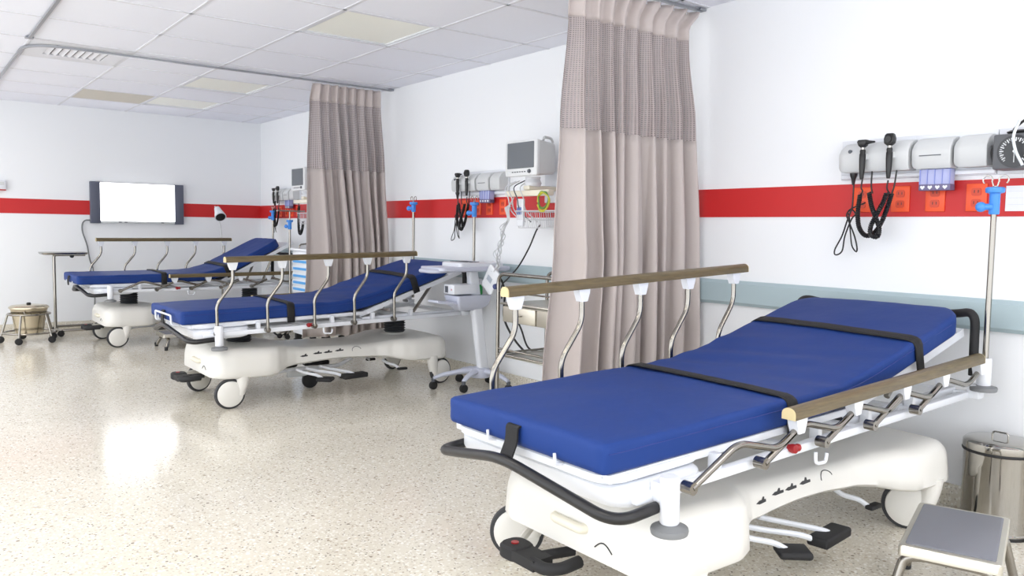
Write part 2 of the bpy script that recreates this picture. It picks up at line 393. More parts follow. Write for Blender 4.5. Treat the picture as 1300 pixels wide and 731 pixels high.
# ------------------------------------------------------------------ hospital stretchers
from mathutils import noise
PIV = [.16, .49, .82, 1.12, 1.44]
def stretcher(label, bx, by, tilt, raise_, back, rails, rail_tilt, swivel, strap_s, mdx=0, bdx=0, L=2.09, rdx=0, bracket=False):
    root = thing('hospital_stretcher', label, 'hospital bed', (bx, by, 0), 'wheeled stretchers in a row')
    ct, st = math.cos(math.radians(tilt)), math.sin(math.radians(tilt))
    def LT(p):
        x, z = p.x, p.z-.5
        return Vector((x*ct-z*st, p.y, .5+x*st+z*ct+raise_))
    # ---- base shroud
    Wt = [(.14, .30), (.15, .335), (.17, .365), (.21, .39), (.27, .40), (.50, .40), (.56, .385), (.62, .335), (.68, .285), (.76, .262), (.9, .255), (1.2, .255), (1.36, .27), (1.47, .31), (1.58, .37), (1.66, .395), (1.72, .40), (1.86, .40), (1.91, .385), (1.935, .36), (1.95, .33), (1.958, .30)]
    Zt = [(.14, .335), (.155, .362), (.20, .385), (.28, .392), (.55, .385), (.85, .345), (1.3, .335), (1.6, .362), (1.85, .368), (1.92, .36), (1.95, .345), (1.958, .325)]
    Zb = [(.14, .205), (.2, .2), (.5, .197), (.75, .232), (1.05, .245), (1.4, .235), (1.65, .2), (1.9, .197), (1.958, .205)]
    def shroud_section(x):
        W, zt, zb = interp(Wt, x), interp(Zt, x), interp(Zb, x); r = min(.06, (zt-zb)*.42); q = .012
        half = [(0, zt+.006), (W*.3, zt+.005), (W*.6, zt+.002), (W-.025-r, zt)]
        for k in range(1, 7):
            a = PI/2*(1-k/6); half.append((W-.018-r+r*math.cos(a)+.008*k/6, zt-r+r*math.sin(a)))
        half += [(W-.004, (zt-r+zb)/2), (W, zb+q), (W-q, zb), (W*.5, zb)]
        return half
    rings = []
    n = 84
    for i in range(n+1):
        x = .14+(1.958-.14)*i/n; h = shroud_section(x)
        rings.append([(x+bdx, y, z) for y, z in h]+[(x+bdx, -y, z) for y, z in h[::-1][:-1]])
    MB().loft(rings).obj('base_shroud', PLASTIC, root, 50)
    # ---- bellows columns
    for cx in (.43+bdx, 1.675+bdx):
        prof = []
        z0, z1 = .372, .475+raise_+cx*st
        m = 7
        for k in range(m):
            a = z0+(z1-z0)*k/m; b = z0+(z1-z0)*(k+1)/m
            prof += [(.088, a), (.074, (a+b)/2)]
        prof.append((.088, z1))
        c = MB().lathe(prof, (cx, 0, 0), 28).obj('lift_column', mat('bellows', (58, 60, 64), .6), root)
        MB().lathe([(.125, .34), (.118, .365), (.098, .375), (.09, .38)], (cx, 0, 0), 28).obj('collar', PLASTIC, c)
    # ---- casters
    for (px, py), ang in zip(((.33, .36), (.33, -.36), (1.8, .37), (1.8, -.37)), swivel):
        px += bdx
        a = math.radians(ang); d = Vector((math.cos(a), math.sin(a), 0)); nrm = Vector((-d.y, d.x, 0))
        wc = Vector((px, py, .098))+d*.085
        R = Matrix((( d.x, nrm.x, 0), (d.y, nrm.y, 0), (0, 0, 1)))
        body = MB()
        rg = []
        for t in range(7):
            u = t/6; z = .225-.14*u; cc = Vector((px, py, 0))*(1-u*u*.3)+Vector((wc.x, wc.y, 0))*u*u*.3
            rr = .047-.010*u
            rg.append([cc+Vector((rr*math.cos(q*PI/9), rr*.85*math.sin(q*PI/9), z)) for q in range(18)])
        body.loft(rg)
        ca = body.obj('caster', PLASTIC, root)
        pf = [(.080, -.017), (.098, -.014), (.101, -.006), (.101, .006), (.098, .014), (.080, .017)]
        MB().lathe(pf, wc, 36, 'y', True, R).obj('tire', TIRE, ca)
        MB().lathe([(.02, -.033), (.06, -.031), (.084, -.022), (.087, -.012), (.087, .012), (.084, .022), (.06, .031), (.02, .033)], wc, 36, 'y', True, R).obj('wheel_cover', PLASTIC, ca)
    # ---- brake pedal at the foot end
    def BX(p): return Vector((p.x+bdx, p.y, p.z))
    def hull(x0, x1, y0, y1, z, h): return [[(a+(x0+x1)/2, b+(y0+y1)/2, zz) for a, b in rrect(x1-x0-i, y1-y0-i, min(x1-x0, y1-y0)*.4-i/2)] for zz, i in ((z, .01), (z+.006, 0), (z+h-.008, 0), (z+h, .016))]
    bp = MB(BX)
    bp.loft(hull(.015, .115, .11, .215, .135, .045))
    bp.loft([[(x, y, z) for x, z in ((.02, .14), (.10, .14), (.10, .175), (.02, .175))] for y in (.15, .09, .02)])
    bp.tube(fillet([(.04, .05, .158), (.035, -.02, .16), (.07, -.055, .165), (.15, -.05, .168)], .03), .02, 10)
    bp.tube([(.09, .07, .16), (.20, .03, .166)], .017, 10)
    bo = bp.obj('brake_pedal', RUBBER, root)
    MB(BX).tube([(.10, .20, .155), (.22, .28, .16), (.31, .34, .2)], .014, 8).obj('pedal_arm', PLASTIC, bo)
    MB(BX).lathe([(.013, .178), (.013, .184)], (.06, .165, 0), 12).obj('red_dot', REDK, bo)
    MB(BX).tube(fillet([(.15, .06, .287), (.13, .05, .287), (.128, -.075, .287), (.15, -.085, .287)], .014), .0165, 12).obj('grip_tab', CREAM, root)
    # ---- hydraulic pedals at the near and far side
    for s in (-1, 1):
        for (xa, ya, xb, yb, kind) in ((.78, .22, .94, .32, 'd'), (.86, .20, 1.10, .33, 'b'), (.98, .17, 1.2, .34, 'x'), (1.50, .16, 1.60, .25, 's')):
            lv = MB().tube(catmull([(xa, s*ya, .19), (xa+(xb-xa)*.35, s*(ya+.02), .165), (xa+(xb-xa)*.75, s*(yb-.03), .15), (xb, s*yb, .125)]), .0105, 8).obj('pedal_lever', WHITE, root)
            if kind == 'd': MB().box((xb+.01, s*(yb+.015), .122), (.115, .10, .028), .013, 3, Matrix.Rotation(s*.7, 3, 'Z')).obj('pedal_pad', RUBBER, lv)
            if kind == 'b': MB().box((xb+.075, s*(yb+.005), .128), (.20, .08, .036), .010, 3, Matrix.Rotation(-s*.12, 3, 'Z')).obj('pedal_pad', RUBBER, lv)
            if kind == 's': MB().box((xb+.02, s*(yb+.01), .125), (.08, .035, .02), .008, 2).obj('pedal_pad', RUBBER, lv)
    MB(BX).tube(fillet([(.42, 0, .13), (.5, 0, .15), (1.2, 0, .15), (1.3, 0, .2)], .05), .016, 8).obj('steering_linkage', WHITE, root)
    fw_ = MB(BX).box((.86, .0, .12), (.16, .03, .05), .01).obj('fifth_wheel_arm', GREYP, root)
    MB(BX).lathe([(.045, -.014), (.06, -.012), (.062, 0), (.06, .012), (.045, .014)], (.96, .0, .062), 24, 'y').obj('fifth_wheel', RUBBER, fw_)
    # ---- printed symbols on the shroud sides and foot
    INK = mat('printed_ink', (48, 48, 50), .5)
    def side_y(x, z):
        h = shroud_section(x)[3:]
        for (ya, za), (yb, zb) in zip(h, h[1:]):
            if zb <= z <= za: return ya+(yb-ya)*(za-z)/max(1e-6, za-zb)
        return interp(Wt, x)
    for s in (-1, 1):
        for xa, xb, dz in ((.775, .835, 0), (.875, .945, .01), (.955, 1.025, .012), (1.045, 1.115, .017)):
            m = MB(BX); z = .29+dz
            pts = [(xa, z-.003), (xa+.02, z+.004), (xa+.034, z+.004), (xa+.044, z+.013), (xa+.052, z+.012), (xa+.05, z+.003), (xb, z+.003), (xb, z-.006), (xa+.02, z-.008)]
            m.loft([[(a, s*(side_y(a, b)-.003), b) for a, b in pts], [(a, s*(side_y(a, b)+.0012), b) for a, b in pts]])
            m.obj('pedal_symbol', INK, root)
        p = []
        for k in range(13):
            a = math.radians(200-k*16); p.append((1.22+.035*math.cos(a), .30+.022*math.sin(a)))
        MB(BX).tube([(a, s*(side_y(a, b)), b) for a, b in p], .0022, 5).obj('arrow_symbol', INK, root)
    p = [(.1365, -.13-.075*k/8, .245+.022*math.sin(PI*k/8)) for k in range(9)]
    MB(BX).tube([(x+.002, y, z) for x, y, z in p], .0022, 5).obj('arrow_symbol', INK, root)

    # ---- litter frame
    hx = 1.23; HL = .86
    f = MB(LT)
    for s in (-1, 1):
        f.span((.03, s*.33, .546), (hx+.03, s*.37, .573), .006)
        f.span((.09, s*.38, .486), (2.10, s*.412, .516), .006)
        for x in (.45, .98, 1.30, 1.62): f.span((x-.012, s*.365, .50), (x+.012, s*.40, .56), .003)
        f.span((hx, s*.33, .50), (2.06, s*.36, .53), .005)
    for x in (.36, .82, 1.2, 1.6, 2.05): f.span((x-.02, -.40, .49), (x+.02, .40, .518), .005)
    f.span((.03, -.35, .552), (hx, .35, .570), .006)
    f.span((.3, -.10, .462), (1.8, .10, .492), .01)
    f.obj('litter_frame', WHITE, root)
    ft = MB(LT)
    ft.loft([[(a+.225, b, z) for a, b in rrect(.36-i, .80-i, .08)] for z, i in ((.468, .05), (.475, .015), (.49, 0), (.525, 0), (.535, .02))])
    ft.loft([[(a+.22, b, z) for a, b in rrect(.40-i, .745-i, .07)] for z, i in ((.536, .03), (.545, 0), (.566, 0), (.573, .02))])
    ft.obj('foot_deck', WHITE, root)
    # ---- backrest pan
    ba = math.radians(back)
    def BK(u, z): return Vector((hx+u*math.cos(ba)-z*math.sin(ba), 0, .555+u*math.sin(ba)+z*math.cos(ba)))
    b = MB(LT)
    for s in (-1, 1):
        b.loft([[BK(u, z)+Vector((0, s*yy, 0)) for yy, z in ((.325, -.018), (.358, -.018), (.358, .016), (.325, .016))] for u in (-.02, HL+.05)])
    b.loft([[BK(u, z)+Vector((0, yy, 0)) for yy, z in ((-.34, .0), (.34, .0), (.34, .014), (-.34, .014))] for u in (-.02, HL+.02)])
    bo = b.obj('backrest_frame', WHITE, root)
    for s in (-1, 1): MB(LT).tube([(1.72, s*.24, .515), BK(.72, -.01)+Vector((0, s*.24, 0))], .013, 8).obj('gas_strut', STEEL, bo)
    # ---- mattress
    T = .086; z0 = .574; W = .38
    def path(s):
        N = 40; x, z = mdx, z0; a = 0
        for i in range(N):
            q = s*(i+.5)/N; u = (q+mdx-(hx-.34))/.62; u = max(0, min(1, u)); a = ba*(u*u*(3-2*u))
            x += math.cos(a)*s/N; z += math.sin(a)*s/N
        u = max(0, min(1, (s+mdx-(hx-.34))/.62)); return x, z, ba*(u*u*(3-2*u))
    pc = {}
    def P(s, y, h):
        k = round(s, 4)
        if k not in pc: pc[k] = path(s)
        x, z, a = pc[k]; return Vector((x-h*math.sin(a), y, z+h*math.cos(a)))
    def section(w, t, r=.016):
        pts = []
        nt = 22
        for k in range(nt+1): pts.append((-(w-r)+2*(w-r)*k/nt, t))
        for k in range(1, 5): a = PI/2-PI/2*k/5; pts.append((w-r+r*math.cos(a), t-r+r*math.sin(a)))
        for k in range(5): pts.append((w, t-r-(t-2*r)*k/4))
        for k in range(1, 5): a = -PI/2*k/5; pts.append((w-r+r*math.cos(a), r+r*math.sin(a)))
        for k in range(7): pts.append(((w-r)-2*(w-r)*k/6, 0))
        for k in range(1, 5): a = -PI/2-PI/2*k/5; pts.append((-(w-r)+r*math.cos(a), r+r*math.sin(a)))
        for k in range(5): pts.append((-w, r+(t-2*r)*k/4))
        for k in range(1, 5): a = PI-PI/2*k/5; pts.append((-(w-r)+r*math.cos(a), t-r+r*math.sin(a)))
        return pts
    seed = by*3.1
    def wr(s, y):
        v = .0035*noise.noise(Vector((s*3, y*3, seed)))
        g = math.exp(-((s-1.25)/.38)**2)
        v += .010*g*(noise.noise(Vector((s*11+y*3, y*2.0, seed+5))))
        v += .0025*noise.noise(Vector((s*9, y*9, seed+9)))
        return v
    def width(s):
        w = W
        for d, r in ((s, .035), (L-s, .13)):
            if d < r: w -= r*(1-math.sqrt(max(0, 1-((r-d)/r)**2)))*(.9 if r > .1 else .7)
        return w
    m = MB(LT); rings = []
    ss = [0, .004, .012, .025]+[.06+(L-.12)*i/70 for i in range(71)]+[L-.03, L-.014, L-.004, L]
    for s in ss:
        e = 0
        dd = min(s, L-s)
        if dd < .02: e = (1-math.sqrt(max(0, 1-((.02-dd)/.02)**2)))*.020
        w = width(s); ring = []
        for y, h in section(w-e*.6, T-2*e):
            h += e
            top = h > T*.6
            p = P(s, y+(.004*noise.noise(Vector((s*7, h*20, seed+3))) if abs(y) > w*.97 else 0), h+(wr(s, y) if top else 0)+(.004*(1-(y/w)**2) if top else 0))
            ring.append(p)
        rings.append(ring)
    m.loft(rings); mo = m.obj('mattress', BLUE, root, 60)
    if True:
        for s in (-1, 1):
            MB(LT).tube([P(.02+(L-.16)*i/60, s*(width(.02+(L-.16)*i/60)+.0005), .060) for i in range(61)], .0018, 5).obj('seam', mat('blue_piping', (30, 50, 124), .5), mo)
    # ---- straps
    for s0 in strap_s:
        sm = MB(LT); w = width(s0)+.004; vs = []; fs = []
        outl = [(-w, -.035), (-w, .03), (-w, T-.02), (-w+.006, T-.006), (-w+.02, T+.002)]
        outl += [(-w+.04+(2*w-.08)*k/14, T+.006) for k in range(15)]
        outl += [(w-.02, T+.002), (w-.006, T-.006), (w, T-.02), (w, .03), (w, -.035)]
        for k, (y, h) in enumerate(outl):
            sk = .05*(y/w)*(.3 if s0 > 1.3 else .4)
            for ds in (-.027, -.009, .009, .027):
                vs.append(P(round(s0+ds+sk, 4), y, h+(max(wr(s0, y), 0)+.004*(1-(y/w)**2) if h > T*.9 else 0)))
        for k in range(len(outl)-1):
            for c in range(3): fs.append((k*4+c, k*4+c+1, k*4+c+5, k*4+c+4))
        sm.add(vs, fs); so = sm.obj('strap', STRAP, root, 80)
        md = so.modifiers.new('thick', 'SOLIDIFY'); md.thickness = .004; md.offset = 1
    # strap loop at the foot
    fs_ = MB(LT)
    fs_.tube(fillet([(mdx+.012, .0, z0+T-.022), (mdx-.012, .0, z0+T-.018), (mdx-.016, .0, z0+.02), (min(mdx-.014, -.036), .0, .552)], .012), 1, sec=[(-.003, -.028), (.003, -.028), (.003, .028), (-.003, .028)])
    fs_.obj('foot_strap', STRAP, root)
    for y in (.13, -.19): MB(LT).tube(fillet([(.02, y, .565), (-.008+mdx, y, .570), (-.010+mdx, y, .60)], .01), .005, 6).obj('foot_peg', WHITE, root)
    if bracket:
        MB(LT).tube(fillet([(-.01, .14, .56), (mdx-.022, .14, .568), (mdx-.024, .14, .628), (mdx-.024, -.24, .628), (mdx-.022, -.24, .568), (-.01, -.24, .56)], .015, 5), .0065, 8).obj('chart_bracket', WHITE, root)
    # ---- push handles
    ph = MB(LT)
    ph.tube(fillet([(.15, -.425, .475), (-.005, -.425, .467), (-.055, .0, .552), (-.005, .425, .467), (.15, .425, .475)], .09, 10), .0165, 12)
    ph.obj('push_handle', BLACK, root)
    hh = MB(LT)
    hh.tube(fillet([(2.095, -.41, .58), (2.095, -.41, .85), (2.15, -.30, .822), (2.15, .30, .822), (2.095, .41, .85), (2.095, .41, .58)], .07, 8), .018, 12)
    hh.obj('head_push_handle', RUBBER, root)
    # ---- corner posts and bumper discs
    for sx, s in ((0, -1), (0, 1), (1, -1), (1, 1)):
        c = MB(LT); x = .17 if sx == 0 else 2.09; y = s*.455
        za, zb = (.435, .565) if sx == 0 else (.545, .66)
        c.lathe([(.024, za), (.027, za+.004), (.027, zb-.004), (.024, zb)], (x, y, 0), 20)
        c.span((x-.03 if sx else x-.02, s*.40, .487), (x+.03, s*.45, .545), .008)
        po = c.obj('corner_post', WHITE, root)
        d = MB(LT); zd = .412 if sx == 0 else .528
        d.lathe([(.02, zd+.024), (.03, zd+.016), (.05, zd+.012), (.052, zd+.006), (.05, zd-.004), (.03, zd-.008)], (x, y, 0), 28)
        d.obj('bumper_disc', GREYR, po)
    # ---- side rails
    rtl = math.radians(rail_tilt)
    for s, state in rails.items():
        yb = s*.455
        up_ = [(0, 0), (0, .19), (.11, .325), (.11, .42)]
        if state == 'up': sx, q = 1, 0; top = (.11, .42); shift = 0
        else:
            top = (.50, .075); l0 = math.hypot(.11, .42); l1 = math.hypot(*top)
            sx = l1/l0; q = math.atan2(top[1], top[0])-math.atan2(.42, .11); shift = .10
        rp = MB()
        def RT(p):
            x, z = p.x-.2, p.z-.51
            return LT(Vector((.2+x, p.y, .51+z+x*math.sin(rtl))))
        rail = MB(RT)
        shift += rdx if state == 'up' else 0; x0 = PIV[0]+shift+top[0]-.05; Lb = 1.41 if state == 'up' else 1.33; zb = .51+top[1]+.052
        sec = []
        for k in range(9): a = PI*k/8; sec.append((.024*math.cos(a), .003+.020*math.sin(a)))
        sec += [(-.024, -.015), (.024, -.015)]
        rail.loft([[(x, yb+a, zb+b) for a, b in sec] for x in (x0+.004, x0+Lb*.33, x0+Lb*.66, x0+Lb-.004)])
        ro = rail.obj('side_rail', WOOD, root)
        for x in (x0, x0+Lb-.004):
            MB(RT).loft([[(xx, yb+a*.98, zb+b*.98) for a, b in sec] for xx in (x, x+.004)]).obj('rail_end', WOODEND, ro)
        for p0 in PIV:
            x = p0+shift; m = MB(RT)
            pts = []
            for a, z in up_:
                aa = (a*math.cos(q)-z*math.sin(q))*sx; zz = (a*math.sin(q)+z*math.cos(q))*sx
                pts.append((x+aa, yb, .51+zz))
            m.tube(fillet(pts, .042, 6), .0108, 10); m.lathe([(.018, -.018), (.018, .018)], (x, yb-s*.01, .51), 14, 'y')
            m.obj('rail_post', STEEL, ro)
            c = MB(RT); cx, cz = x+top[0], .51+top[1]
            c.prism([(cx-.030, cz+.037), (cx+.030, cz+.037), (cx+.026, cz+.018), (cx+.015, cz-.012), (cx-.015, cz-.012), (cx-.026, cz+.018)], yb-.017, yb+.017, 'xz')
            c.obj('rail_clamp', WHITE, ro)
    # ---- red release knob with hook
    kx = .79
    k = MB(LT); k.lathe([(.008, -.435), (.014, -.433), (.016, -.422), (.011, -.405)], (kx, 0, .516), 16, 'y'); k.sphere((kx+.022, -.424, .516), .013, 10, 6)
    ko = k.obj('release_knob', REDK, root)
    h = MB(LT); h.tube(fillet([(kx+.10, -.44, .49), (kx+.10, -.44, .45), (kx+.16, -.44, .445), (kx+.165, -.44, .475)], .02), .006, 8); h.obj('drip_hook', WHITE, root)
    return root
nb = stretcher('nearest hospital stretcher, its blue mattress filling the right foreground', -2.28, -8.28, 1.8, -.014, 12.6, {1: 'up', -1: 'down'}, .8, (140, 150, 40, 115), (.86, 1.71), bdx=.07, L=2.12, rdx=.085)
mbed = stretcher('middle hospital stretcher with its near side rail raised', -2.28, -4.51, 1.3, -.004, 17.2, {-1: 'up', 1: 'down'}, 0, (200, 180, 20, 10), (.74, 1.74), mdx=-.04, bdx=.02, bracket=True)
fbed = stretcher('farthest hospital stretcher, with the steepest raised backrest, by the far wall', -2.28, -1.27, .3, .045, 27, {1: 'up', -1: 'down'}, 0, (190, 185, 20, 10), (.80, 1.45), mdx=-.10)

# ------------------------------------------------------------------ step stools
def step_stool(label, c, rz, ln, wd, h):
    t = thing('step_stool', label, 'step stool', c, 'step stools', rz)
    MB().loft([[(a, b, z) for a, b in rrect(ln-i, wd-i, .012)] for z, i in ((h-.032, 0), (h-.004, 0), (h, .006))]).obj('steel_edge', mat('stool_edge', (206, 202, 190), .32, .85), t)
    MB().loft([[(a, b, z) for a, b in rrect(ln-.05-i, wd-.035-i, .008)] for z, i in ((h-.002, 0), (h+.003, 0), (h+.004, .004))]).obj('rubber_tread', mat('grey_tread', (118, 120, 128), .5, bump=.1, bscale=300), t)
    for s in (-1, 1):
        x = s*(ln/2-.05)
        lg = MB().tube(fillet([(x+s*.035, -wd/2-.03, .012), (x, -wd/2+.012, h-.055), (x, -wd/2+.06, h-.042), (x, wd/2-.06, h-.042), (x, wd/2-.012, h-.055), (x+s*.035, wd/2+.03, .012)], .045, 8), .0145, 12).obj('leg', STEEL, t)
        for q in (-1, 1):
            MB().lathe([(.014, 0), (.0165, .003), (.0165, .03), (.013, .036)], (x+s*.036, q*(wd/2+.03), 0), 14).obj('rubber_foot', RUBBER, lg)
    return t
step_stool('low steel step stool with grey tread beside the pedal bin', (-1.016, -9.008, 0), math.atan2(.158, .468), .49, .28, .25)
step_stool('low step stool on the floor past the foot of the middle bed', (-1.52, -1.92, 0), 0, .40, .30, .15)

# ------------------------------------------------------------------ pedal bin
def bin_():
    t = thing('pedal_bin', 'round polished steel pedal bin by the white wall', 'bin', (-.165, -8.80, 0))
    R_ = .132
    MB().lathe([(R_-.004, .0), (R_+.002, .004), (R_+.002, .018), (R_-.002, .022), (R_-.002, .325), (R_, .335)], (0, 0, 0), 48).obj('body', CHROME, t)
    MB().lathe([(R_+.003, .332), (R_+.005, .337), (R_+.003, .343)], (0, 0, 0), 48).obj('gasket', RUBBER, t)
    li = MB().lathe([(R_+.002, .343), (R_+.003, .347), (R_+.002, .372), (R_-.006, .380), (R_-.03, .384), (.02, .386)], (0, 0, 0), 48).obj('lid', CHROME, t)
    MB().tube(fillet([(0, -.03, .384), (0, -.03, .41), (0, .03, .41), (0, .03, .384)], .02), .0035, 8).obj('lid_handle', CHROME, li)
    MB().lathe([(R_+.006, 0), (R_+.006, .012)], (0, 0, 0), 48).obj('base_ring', BLACK, t)
    p = MB(); p.box((-.15, -.05, .02), (.07, .06, .008), .003); p.obj('pedal', BLACK, t)
bin_()

# ------------------------------------------------------------------ wall diagnostic sets (built at the nearest bay, copied to the others)
def W2(px, py, x=-.11): return Vector((x, -8.125-(px-1101)*.00378, 1.653-(py-178)*.0037))
def coil(path, rc, rw, turns):
    P = catmull(path, 10); L = [0]
    for a, b in zip(P, P[1:]): L.append(L[-1]+(b-a).length)
    out = []; n = turns*8; k = 0; ref = None
    for i in range(n+1):
        d = L[-1]*i/n
        while k < len(L)-2 and L[k+1] < d: k += 1
        f = (d-L[k])/max(1e-6, L[k+1]-L[k]); p = P[k].lerp(P[k+1], f); t = (P[k+1]-P[k]).normalized()
        if ref is None: ref = Vector((1, 0, 0))
        ref = (ref-t*ref.dot(t)).normalized(); b = t.cross(ref); a = 2*PI*i/8
        out.append(p+ref*math.cos(a)*rc+b*math.sin(a)*rc)
    return out
def wall_set(label):
    t = thing('diagnostic_station', label, 'wall instrument', (0, 0, 0), 'wall mounted diagnostic stations')
    O = Vector((0, 0, 0))
    MB().span((-.014, -8.665, 1.474), (-.0, -7.955, 1.665), .004).obj('mounting_board', WHITE, t)
    MB().span((-.03, -8.665, 1.478), (-.012, -7.965, 1.498), .004).obj('mounting_rail', WHITE, t)
    prof = [(-.013, 1.648), (-.045, 1.645), (-.075, 1.628), (-.096, 1.598), (-.098, 1.585), (-.094, 1.52), (-.085, 1.506), (-.013, 1.506)]
    for ya, yb in ((-7.985, -8.325), (-8.338, -8.508), (-8.52, -8.655)):
        m = MB()
        cx = -.05; cz = 1.575
        rg = []
        for y, k in ((ya, .80), (ya-.012, .95), (ya-.03, 1), (yb+.008, 1), (yb+.002, .985), (yb, .95)):
            rg.append([(-.013 if x > -.02 else cx+(x-cx)*k, y, cz+(z-cz)*k) for x, z in prof])
        m.loft(rg); o = m.obj('instrument_module', GREYP, t)
        if ya == -8.338: MB().span((-.0995, -8.375, 1.562), (-.094, -8.47, 1.566), .001).obj('slot', DGREY, o)
        if ya == -7.985: MB().lathe([(.009, -.004), (.009, .004)], (-.094, -8.045, 1.604), 12, 'x').obj('indicator', DGREY, o)
    # otoscope and ophthalmoscope handles in their cradles
    for k, (px, nm) in enumerate(((1100, 'otoscope'), (1134, 'ophthalmoscope'))):
        y = W2(px, 0).y; xx = -.118
        h = MB().lathe([(.007, 1.468), (.009, 1.475), (.0125, 1.51), (.0145, 1.56), (.0145, 1.585), (.012, 1.59), (.0135, 1.60), (.0115, 1.607)], (xx, y, 0), 14).obj(nm, BLACK, t)
        MB().lathe([(.0095, 1.606), (.0095, 1.618)], (xx, y, 0), 14).obj('collar', CHROME, h)
        hd = MB()
        if k == 0:
            hd.loft([[Vector((xx+a, y+b, z)) for a, b in rrect(w1, w2, .006)] for z, w1, w2 in ((1.617, .02, .02), (1.626, .03, .036), (1.643, .034, .048), (1.652, .03, .04))])
            hd.lathe([(.012, 0), (.008, .02), (.004, .045)], (xx, y-.012, 1.640), 12, 'y', True, Matrix.Rotation(PI, 3, 'Z'))
        else:
            hd.loft([[Vector((xx+a, y+b, z)) for a, b in rrect(w1, w2, .007)] for z, w1, w2 in ((1.617, .02, .022), (1.628, .028, .046), (1.648, .03, .05), (1.666, .028, .040), (1.672, .02, .03))])
            hd.lathe([(.015, -.02), (.015, .0)], (xx, y, 1.645), 14, 'x')
        hd.obj('instrument_head', BLACK, h)
        MB().box((-.102, y, 1.575), (.02, .034, .03), .004).obj('cradle', GREYP, t)
    # coiled cords
    A = [W2(*p) for p in ((1098, 247), (1096, 270), (1099, 289), (1108, 299), (1119, 295), (1128, 280), (1134, 262), (1138, 247))]
    B = [W2(*p) for p in ((1114, 245), (1118, 262), (1125, 279), (1129, 290), (1127, 300), (1119, 298), (1118, 288), (1124, 274), (1132, 258), (1136, 246))]
    for q in B: q.x -= .03
    for nm, p in (('coiled_cord', A), ('coiled_cord', B)):
        MB().tube(coil(p, .0075, .004, 52), .0046, 6).obj(nm, BLACK, t)
    for a in ([(1100, 228), (1099, 238), (1101, 243), (1098, 248)], [(1112, 218), (1112, 236), (1114, 246)], [(1133, 230), (1132, 240), (1136, 247)], [(1143, 218), (1141, 236), (1138, 248)]):
        MB().tube(catmull([W2(*p) for p in a]), .0038, 8).obj('cord_lead', BLACK, t)
    pl = MB().loft([[W2(1083, py, -.075)+Vector((w*math.cos(q*PI/4), w*math.sin(q*PI/4), 0)) for q in range(8)] for py, w in ((219, .018), (222, .017), (226, .011), (234, .006))]).obj('power_plug', BLACK, t)
    pw = [(1083, 234), (1083, 262), (1078, 280), (1070, 300), (1062, 318), (1064, 325), (1071, 320), (1075, 300), (1084, 278), (1087, 272), (1083, 266), (1077, 272), (1080, 284), (1088, 300), (1093, 315), (1090, 320), (1085, 312), (1083, 294), (1079, 276), (1078, 268), (1086, 263), (1094, 259), (1100, 257)]
    MB().tube(catmull([W2(*p, x=-.07-.006*(i % 3)) for i, p in enumerate(pw)], 6), .0036, 6).obj('power_cord', BLACK, t)
    # specula dispenser
    SB = mat('blue_clear_plastic', (186, 192, 234), .2, alpha=.8)
    d = MB().span((-.075, -8.372, 1.436), (-.03, -8.505, 1.505), .004).obj('specula_dispenser', SB, t)
    MB().span((-.078, -8.370, 1.410), (-.03, -8.507, 1.437), .003).obj('dispenser_base', mat('violet_grey', (104, 98, 132), .4), d)
    for k in range(5): MB().span((-.079, -8.372-k*.0325, 1.437), (-.073, -8.375-k*.0325, 1.504)).obj('divider', mat('blue_rib', (136, 146, 206), .3), d)
    for k in range(4):
        y, z = -8.388-k*.0325, 1.423
        pts = [(y, z-.009), (y-.010, z+.002), (y-.008, z+.008), (y-.003, z+.008), (y, z+.004), (y+.003, z+.008), (y+.008, z+.008), (y+.010, z+.002)]
        MB().prism(pts, -.0795, -.077, 'yz').obj('heart_mark', WHITE, d)
    return t
ws = wall_set('white diagnostic station with two black scopes on the wall above the nearest bed')
dup(ws, (0, 3.425, 0), 'white diagnostic station with two black scopes on the wall above the middle bed')
wfar = dup(ws, (0, 7.385, 0), 'white diagnostic station with two black scopes on the wall above the farthest bed')
def outlet(yc, label):
    t = thing('wall_outlet', label, 'outlet', (0, yc, 1.378), 'orange hospital outlets in the red stripe')
    MB().span((-.013, -.043, -.06), (-.005, .043, .06), .003).obj('plate', ORANGE, t)
    for s in (-1, 1):
        r = MB().loft([[(x, a, b+s*.024) for a, b in rrect(.04, .034, .01)] for x in (-.0125, -.0155)]).obj('receptacle', ORANGED, t)
        for q in (-1, 1): MB().span((-.0162, q*.008-.0015, s*.024-.004), (-.0150, q*.008+.0015, s*.024+.008)).obj('slot', BLACK, r)
for k, y in enumerate((-8.07, -8.257, -8.415, -8.59)):
    which = ('behind the tangled power cord', 'behind the coiled cords', 'under the blue specula dispenser', 'rightmost beside the dispenser')[k]
    outlet(y, 'orange outlet on the nearest station stripe, '+which)
    outlet(y+3.425, 'orange outlet on the middle station stripe, '+which)
    outlet(y+7.385, 'orange outlet on the farthest station stripe, '+which)

